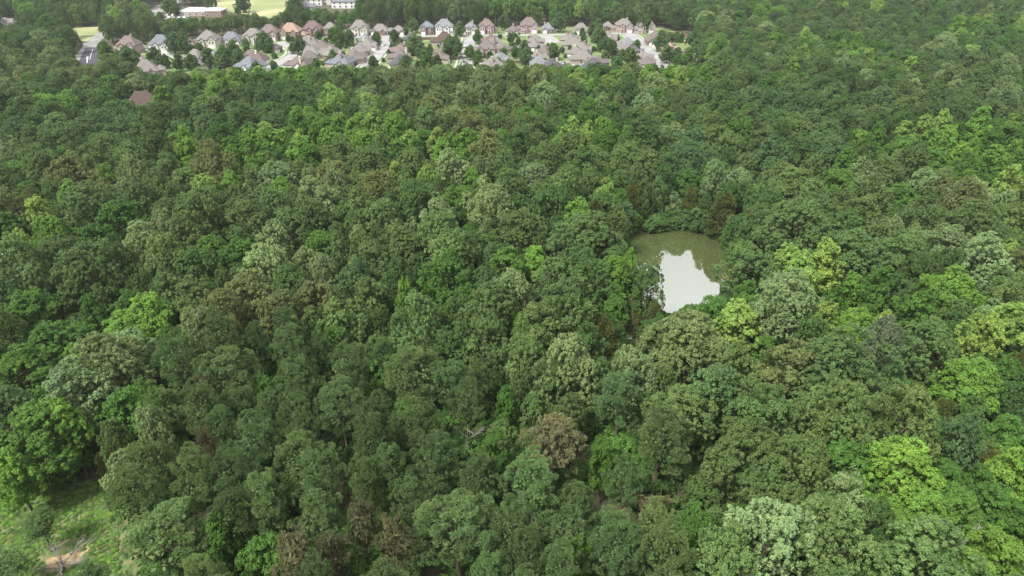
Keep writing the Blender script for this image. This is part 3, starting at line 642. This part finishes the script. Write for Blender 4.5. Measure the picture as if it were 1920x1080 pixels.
a = G(750, 238, 11); snag(a.x, a.y, 16, 3.5, 4, "small pale dead tree among the upper middle oaks", .03)
a = G(872, 812, 10); snag(a.x, a.y, 12, 3, 5, "grey dead branches showing at the right side of the pine stand", .04)
for px, py, rz, ln_, lb in ((1222,431,.3,5,"thin grey fallen log at the middle of the pond's far shore"),(1186,432,-.6,4,"short fallen log at the far left corner of the pond"),(1352,462,1.2,4.5,"fallen log leaning into the pond from its right shore")):
    p = G(px, py); m_ = MB(); d = Vector((math.cos(rz), math.sin(rz), .04)); b0 = Vector((p.x, p.y, .12)); b1 = b0+d*ln_
    m_.tube([b0-b0, (b1-b0)*.5+Vector((0,0,.1)), b1-b0], [.2,.15,.06], 7)
    for q in range(4):
        c = (b1-b0)*(.4+.15*q); m_.tube([c, c+Vector((R.uniform(-.6,.6), R.uniform(-.6,.6), R.uniform(.3,.9)))], [.06,.02], 4)
    o = m_.obj("fallen_log", SNAGM); o.location = b0; tag(o, lb, "log")
# ------------------------------------------------------------------ houses
ROOF = dict(taupe=(.150,.138,.126), brown=(.12,.10,.092), red=(.135,.103,.097), orange=(.24,.165,.125), grey=(.145,.15,.155), blue=(.122,.13,.145), dark=(.07,.068,.074), maroon=(.12,.082,.078), umber=(.072,.05,.043))
WALL = dict(cream=(.47,.44,.38), white=(.60,.59,.56), pink=(.34,.255,.23), brick=(.23,.145,.125), tan=(.33,.29,.25))
def shingles(k): return mat(k+" shingles", ROOF[k], .9, .16, 1.2, detail=8)
def wallm(k): return mat(k+" wall", WALL[k], .85, .12, 2.5, detail=6)
TRIM = mat("white trim", (.75,.74,.71), .7, .06, 2); GLASS = mat("dark window glass", (.05,.06,.075), .15, .2, 1, .6)
DOOR = mat("painted door", (.12,.07,.05), .6, .2, 2); GAR = mat("garage door", (.66,.64,.60), .6, .05, 2)
def hip(m, x0, x1, y0, y1, z, rise, o=.45):
    x0 -= o; x1 += o; y0 -= o; y1 += o; w_, d_ = x1-x0, y1-y0; t = .18
    if w_ >= d_: r0, r1 = (x0+d_/2*.9, (y0+y1)/2, z+rise), (x1-d_/2*.9, (y0+y1)/2, z+rise)
    else: r0, r1 = ((x0+x1)/2, y0+w_/2*.9, z+rise), ((x0+x1)/2, y1-w_/2*.9, z+rise)
    c = [(x0,y0),(x1,y0),(x1,y1),(x0,y1)]; vs = [(a,b_,z-t) for a,b_ in c]+[(a,b_,z) for a,b_ in c]+[r0,r1]
    fs = [(3,2,1,0)]+[(i,(i+1)%4,(i+1)%4+4,i+4) for i in range(4)]
    if w_ >= d_: fs += [(4,5,9,8),(5,6,9),(6,7,8,9),(7,4,8)]
    else: fs += [(4,5,8),(5,6,9,8),(6,7,9),(7,4,8,9)]
    m.add(vs, fs)
def gable(m, wm_, xc, w_, y0, y1, z, rise, o=.4):
    """ridge along y; the front gable wall triangle goes into wm_"""
    t = .2; h = w_/2+o; zo = z - rise*o/(w_/2)
    vs = []
    for yy in (y0-o, y1):
        vs += [(xc-h,yy,zo),(xc,yy,z+rise),(xc+h,yy,zo),(xc-h,yy,zo-t),(xc,yy,z+rise-t),(xc+h,yy,zo-t)]
    m.add(vs, [(0,1,7,6),(1,2,8,7),(3,9,10,4),(4,10,11,5),(0,3,4,1),(1,4,5,2),(6,7,10,9),(7,8,11,10),(0,6,9,3),(2,5,11,8)])
    wm_.add([(xc-w_/2,y0,z-.02),(xc+w_/2,y0,z-.02),(xc,y0,z+rise-t-.03),(xc-w_/2,y0+.2,z-.02),(xc+w_/2,y0+.2,z-.02),(xc,y0+.2,z+rise-t-.03)], [(0,1,2),(3,5,4),(0,2,5,3),(1,4,5,2),(0,3,4,1)])
def win(root, x, y, z, w_=1.3, h=1.5, rot=0):
    f = MB().box((0,0,0), (w_+.3, .10, h+.3)).obj("window", TRIM, root); f.location = (x, y, z); f.rotation_euler = (0,0,rot)
    MB().box((0,-.03,0), (w_, .10, h)).obj("pane", GLASS, f)
def house(x, y, rz, w_, d_, two, roof, wall, seed, label, cat="house", group="houses of the subdivision"):
    rg = random.Random(seed); root = empty("house", (x, y, 0), rz); hh = 5.6 if two else 3.0
    rise = min(w_, d_)*.5*rg.uniform(.85, 1.1)
    wl = MB(); rf = MB(); wl.box((0,0,hh/2), (w_, d_, hh)); hip(rf, -w_/2, w_/2, -d_/2, d_/2, hh, rise)
    sgn = rg.choice((-1, 1)); gw = w_*rg.uniform(.34, .42); gx = sgn*(w_/2-gw/2-.3); gd = rg.uniform(1.8, 3.2); gh = hh-.02
    y0 = -d_/2-gd; wl.box((gx, -d_/2-gd/2+.05, gh/2), (gw, gd-.1, gh)); gable(rf, wl, gx, gw, y0, 0, gh, gw*.5*.95)
    g2 = w_*rg.uniform(.2, .28); x2 = -sgn*w_*rg.uniform(.12,.26); wl.box((x2, -d_/2-.6, hh*.47), (g2, 1.2, hh*.94)); gable(rf, wl, x2, g2, -d_/2-1.2, -.5, hh*.94, g2*.5*1.1)
    # garage wing to one side, at the back
    ww = w_*.36; wx = -sgn*(w_/2+ww*.25); h1 = 2.9; wl.box((wx, .8, h1/2), (ww, d_*.72, h1)); hip(rf, wx-ww/2, wx+ww/2, .8-d_*.36, .8+d_*.36, h1, ww*.42)
    # cross gable on the back
    gb = w_*.34; bx = sgn*w_*.1; wb = MB(); rb = MB(); gable(rb, wb, 0, gb, -d_/2-1.6, 0, hh-.05, gb*.45)
    rf.add([(bx-v[0], -v[1], v[2]) for v in rb.v], rb.f); wl.add([(bx-v[0], -v[1], v[2]) for v in wb.v], wb.f); wl.box((bx, d_/2+.75, (hh-.05)/2), (gb, 1.6, hh-.05))
    wl.obj("wall", wallm(wall), root); ro = rf.obj("roof", shingles(roof), root)
    if rg.random() < .5:
        cxp, cyp = rg.uniform(-.3,.3)*w_, d_*rg.uniform(.05,.4)
        MB().box((cxp, cyp, hh+rise*.55), (.9, 1.2, rise*1.0)).box((cxp, cyp, hh+rise*1.05), (1.15, 1.55, .2)).obj("chimney", wallm(rg.choice([wall, "brick", "cream"])), ro)
    f = y0-.03; MB().box((gx, f, 1.15), (gw*.72, .08, 2.3)).obj("garage_door", GAR, root)
    MB().box((x2, -d_/2-1.24, 1.1), (1.1, .08, 2.2)).obj("door", DOOR, root)
    win(root, gx, f, gh+.35, .9, 1.2)
    if two:
        win(root, gx-gw*.2, f, 4.1, 1, 1.3); win(root, gx+gw*.2, f, 4.1, 1, 1.3); win(root, x2, -d_/2-1.25, 4.2)
    win(root, (gx+x2)/2, -d_/2-.03, 1.5); win(root, -sgn*w_*.43, -d_/2-.03, 1.5, 1.1)
    for sx in (-1, 1): win(root, sx*w_*.22+bx*0, d_/2+.03, 1.5, 1.3, 1.4, math.pi)
    win(root, sgn*(w_/2+.03), d_*.2, 1.5, 1.2, 1.4, sgn*math.pi/2)
    return tag(root, label, cat, group)
RN_ = dict(taupe="taupe", brown="brown", red="reddish brown", orange="orange tiled", grey="grey", blue="blue-grey", dark="dark slate", maroon="maroon", umber="dark umber")
lab = {}
FROW = sorted([h for h in HS if not h[10]], key=lambda h: h[0]); IROW = [h for h in HS if h[10]]
STREETS = [("the curving left street", 545), ("the second street", 710), ("the third street", 878), ("the small court", 1035), ("the right street", 1200)]
for i, h in enumerate(FROW):
    h.append("%s %s house with %s roof, %s from left in the far row" % ("two-storey" if h[5] else "low", h[7], RN_[h[6]], ORD[i] if i and i < 20 else ("leftmost" if i == 0 else "number %d" % (i+1))))
gb_ = {}
for h in IROW:
    px = P(h[0], h[1], 4)[0]; s = min(STREETS, key=lambda s: abs(s[1]-px)); h.append(None); gb_.setdefault((h[6], s[0], px > s[1]), []).append(h)
for (rk, s, side), hs in gb_.items():
    hs.sort(key=lambda h: -h[1])
    for i, h in enumerate(hs):
        h[11] = ("%s%s-roofed %s house %s of %s" % ("" if len(hs) == 1 else ["farthest ","second farthest ","third farthest ","fourth farthest ","fifth farthest "][min(i,4)], RN_[rk], h[7], "right" if side else "left", s))
for i, h in enumerate(HS): house(h[0], h[1], h[2], h[3], h[4], h[5], h[6], h[7], 500+i, h[11])
p = G(268, 186, 6); house(p.x, p.y, .45, 17, 13.5, False, "umber", "tan", 77, "dark brown roofed house alone in the wood at upper left", group=None)
p = G(3, 46, 3); house(p.x, p.y, .1, 15, 11, False, "grey", "white", 78, "white house with grey roof cut by the left picture edge", group=None)
p = G(22, 46, 3); house(p.x, p.y, 0, 15, 11, False, "taupe", "cream", 79, "cream house with grey roof near the top left corner", group=None)
def shed(name, px, py, w_, d_, h, rise, roof, wall, label, cat, rz=0, nwin=5):
    p = G(px, py); root = empty(name, (p.x, p.y, 0), rz); wl = MB().box((0,0,h/2), (w_, d_, h)); rf = MB()
    if rise: hip(rf, -w_/2, w_/2, -d_/2, d_/2, h, rise, .6)
    else:
        rf.box((0,0,h+.15), (w_+.4, d_+.4, .3))
        for sx, sy, a, b_ in ((0,-1,w_+.4,.35),(0,1,w_+.4,.35),(-1,0,.35,d_-.3),(1,0,.35,d_-.3)): rf.box((sx*(w_/2+.02), sy*(d_/2+.02), h+.6), (a, b_, .6))
    wl.obj("wall", wallm(wall), root); ro = rf.obj("roof", mat("white membrane", (.74,.74,.74), .7, .06, .3) if roof == "flat" else shingles(roof), root)
    for i in range(nwin): win(root, -w_/2+w_*(i+.5)/nwin, -d_/2-.03, 1.7, 1.8, 1.5)
    if h > 5:
        for i in range(nwin): win(root, -w_/2+w_*(i+.5)/nwin, -d_/2-.03, 4.6, 1.6, 1.4)
    if not rise:
        for i in range(4): MB().box((-w_*.3+i*w_*.2, d_*.1*(-1)**i, h+.9), (2.2, 1.8, 1.2)).obj("roof_unit", mat("grey metal", (.42,.43,.44), .5, .05), ro)
    return tag(root, label, cat)
shed("long_house", 57, 48, 24, 9, 3, 2.4, "brown", "tan", "long low brown-roofed building left of the pale field", "building")
shed("long_house", 105, 48, 18, 9, 3, 2.4, "red", "tan", "short low reddish-roofed building beside the pale field", "building")
shed("flat_roofed_building", 378, 27, 30, 22, 3.8, 0, "flat", "tan", "low tan-walled building with flat white roof by the parking lot at top left", "building")
shed("brick_building", 406, 30, 15, 14, 5.0, 0, "flat", "brick", "taller square brick block at the right end of the flat-roofed building", "building", 0, 3)
shed("apartment_building", 583, 9, 26, 14, 6.2, 4, "grey", "white", "white apartment block with grey roof, leftmost at the top edge", "building")
shed("apartment_building", 578, 18, 15, 12, 3.2, 3, "blue", "white", "small low blue-grey roofed block in front of the apartments", "building")
shed("apartment_building", 625, 8, 30, 14, 6.2, 4, "grey", "cream", "cream apartment block with grey roof beside the first one", "building")
shed("apartment_building", 652, 14, 28, 14, 6.2, 4, "blue", "white", "rightmost white apartment block with blue-grey roof at the top edge", "building")
# ------------------------------------------------------------------ cars, poles, fences
CARC = dict(white=(.75,.75,.75), black=(.03,.03,.035), silver=(.45,.46,.48), red=(.32,.04,.03), blue=(.06,.10,.22), grey=(.18,.18,.19))
TYRE = mat("tyre", (.02,.02,.02), .9)
def car(x, y, rz, col, label, group):
    root = empty("parked_car", (x, y, 0), rz); m = MB()
    prof = [(-2.2,.35),(-2.25,.75),(-2.1,.95),(-1.2,1.02),(1.1,1.0),(2.05,.85),(2.2,.6),(2.2,.35)]
    n = len(prof); m.add([(a,-.9,b_) for a,b_ in prof]+[(a,.9,b_) for a,b_ in prof], [tuple(range(n))]+[tuple(range(2*n-1,n-1,-1))]+[(i,i+n,(i+1)%n+n,(i+1)%n) for i in range(n)])
    m.add([(-1.5,-.72,1.42),(.35,-.72,1.42),(.35,.72,1.42),(-1.5,.72,1.42),(-1.45,-.68,1.47),(.3,-.68,1.47),(.3,.68,1.47),(-1.45,.68,1.47)],[(0,3,2,1),(4,5,6,7),(0,1,5,4),(1,2,6,5),(2,3,7,6),(3,0,4,7)])
    m.obj("body", mat(col+" car paint", CARC[col], .3, .02, 1, .6), root)
    MB().add([(-1.95,-.82,.99),(1.05,-.82,.99),(1.05,.82,.99),(-1.95,.82,.99),(-1.48,-.7,1.415),(.33,-.7,1.415),(.33,.7,1.415),(-1.48,.7,1.415)],[(0,3,2,1),(4,5,6,7),(0,1,5,4),(1,2,6,5),(2,3,7,6),(3,0,4,7)]).obj("windows", GLASS, root)
    for sx in (-1.35, 1.35):
        for sy in (-.82, .82): MB().tube([(sx, sy-.11, .33), (sx, sy+.11, .33)], [.33,.33], 12).obj("wheel", TYRE, root)
    return tag(root, label, "car", group)
cs = ["white","grey","white","silver","white","red","white","black","silver","white"]
for i in range(10):
    r_ = i//5; p = G(306+(i%5)*9.6+r_*3, 29+r_*4.4)
    car(p.x, p.y, 1.57+R.uniform(-.05,.05), cs[i], "%s car, %s from left in the %s row of the parking lot" % (cs[i], ["first","second","third","fourth","fifth"][i%5], "near" if r_ else "far"), "cars in the parking lot")
for (px, py, rz, c, lb) in ((716,87,1.9,"white","white car parked on the second street by the lawn"),(690,92,.3,"black","black car on the driveway left of the second street"),(1057,120,1.2,"black","black car on the pale court near the subdivision's front"),
                            (866,109,.2,"grey","dark grey car beside the driveway at the third street"),(889,89,.4,"silver","silver car beside the house right of the third street"),(717,63,0,"white","white car in front of the far garage past the second street")):
    p = G(px, py); car(p.x, p.y, rz, c, lb, "cars parked between the houses")
def pole(px, py, h, label):
    p = G(px, py); root = empty("utility_pole", (p.x, p.y, 0), .4)
    MB().tube([(0,0,0),(0,0,h)], [.2,.13], 8).obj("post", mat("weathered pole wood", (.36,.32,.27), .9, .2, 2), root); MB().box((0,0,h-.8), (2.4,.14,.16)).obj("crossarm", MATS["weathered pole wood"], root)
    tag(root, label, "utility pole", "utility poles")
pole(190, 111, 12, "tall wooden utility pole at the right verge of the left country road"); pole(217, 45, 12, "pale utility pole between the trees behind the left road")
pole(249, 34, 12, "utility pole far behind, left of the top country road"); pole(1217, 84, 9, "slim pole on the lawn beside the right street"); pole(1085, 113, 8, "slim pole beside the pale court")
FEN = mat("brown fence boards", (.13,.085,.06), .9, .25, 2)
def fence(px, label):
    pts = gp(px); root = empty("wooden_fence", (pts[0][0], pts[0][1], 0)); b_ = MB(); o0 = pts[0]
    for i in range(len(pts)-1):
        a, c = pts[i], pts[i+1]; l = math.hypot(c[0]-a[0], c[1]-a[1]); an = math.atan2(c[1]-a[1], c[0]-a[0]); n = max(1, int(l/2.4))
        for k in range(n):
            t = (k+.5)/n; b_.box((a[0]+(c[0]-a[0])*t-o0[0], a[1]+(c[1]-a[1])*t-o0[1], .95), (l/n-.12, .05, 1.7), an)
        for k in range(n+1):
            t = k/n; MB().box((a[0]+(c[0]-a[0])*t-o0[0], a[1]+(c[1]-a[1])*t-o0[1], 1.0), (.11, .11, 2.0), an).obj("post", FEN, root)
    b_.obj("panels", FEN, root); tag(root, label, "fence", "board fences between the yards")
fence([(787,75),(818,74.5)], "brown board fence behind the yard right of the second street"); fence([(1247,62),(1290,70),(1284,84)], "brown board fence round the yard at the subdivision's right end")
fence([(945,119),(998,119)], "long brown board fence between two houses at the subdivision's front"); fence([(640,116),(612,116)], "brown board fence beside the blue-grey roofed house")
fence([(218,106),(240,103)], "low brown fence at the leftmost house of the far row")
# ------------------------------------------------------------------ haze
hz = MB().box((0, 3500, 59.5), (14600, 13600, 121)).obj("haze", None) if False else None
m = bpy.data.materials.new("haze"); m.use_nodes = True; nn = m.node_tree.nodes; nn.remove(nn["Principled BSDF"])
pv = nn.new("ShaderNodeVolumePrincipled"); pv.inputs["Color"].default_value = (.9,.95,1,1); pv.inputs["Density"].default_value = .000075; pv.inputs["Anisotropy"].default_value = .2
m.node_tree.links.new(pv.outputs[0], nn["Material Output"].inputs["Volume"])
tag(MB().box((0, 3500, 59.5), (14600, 13600, 121)).obj("haze", m), "thin pale haze lying over the whole wood", "haze", kind="stuff")
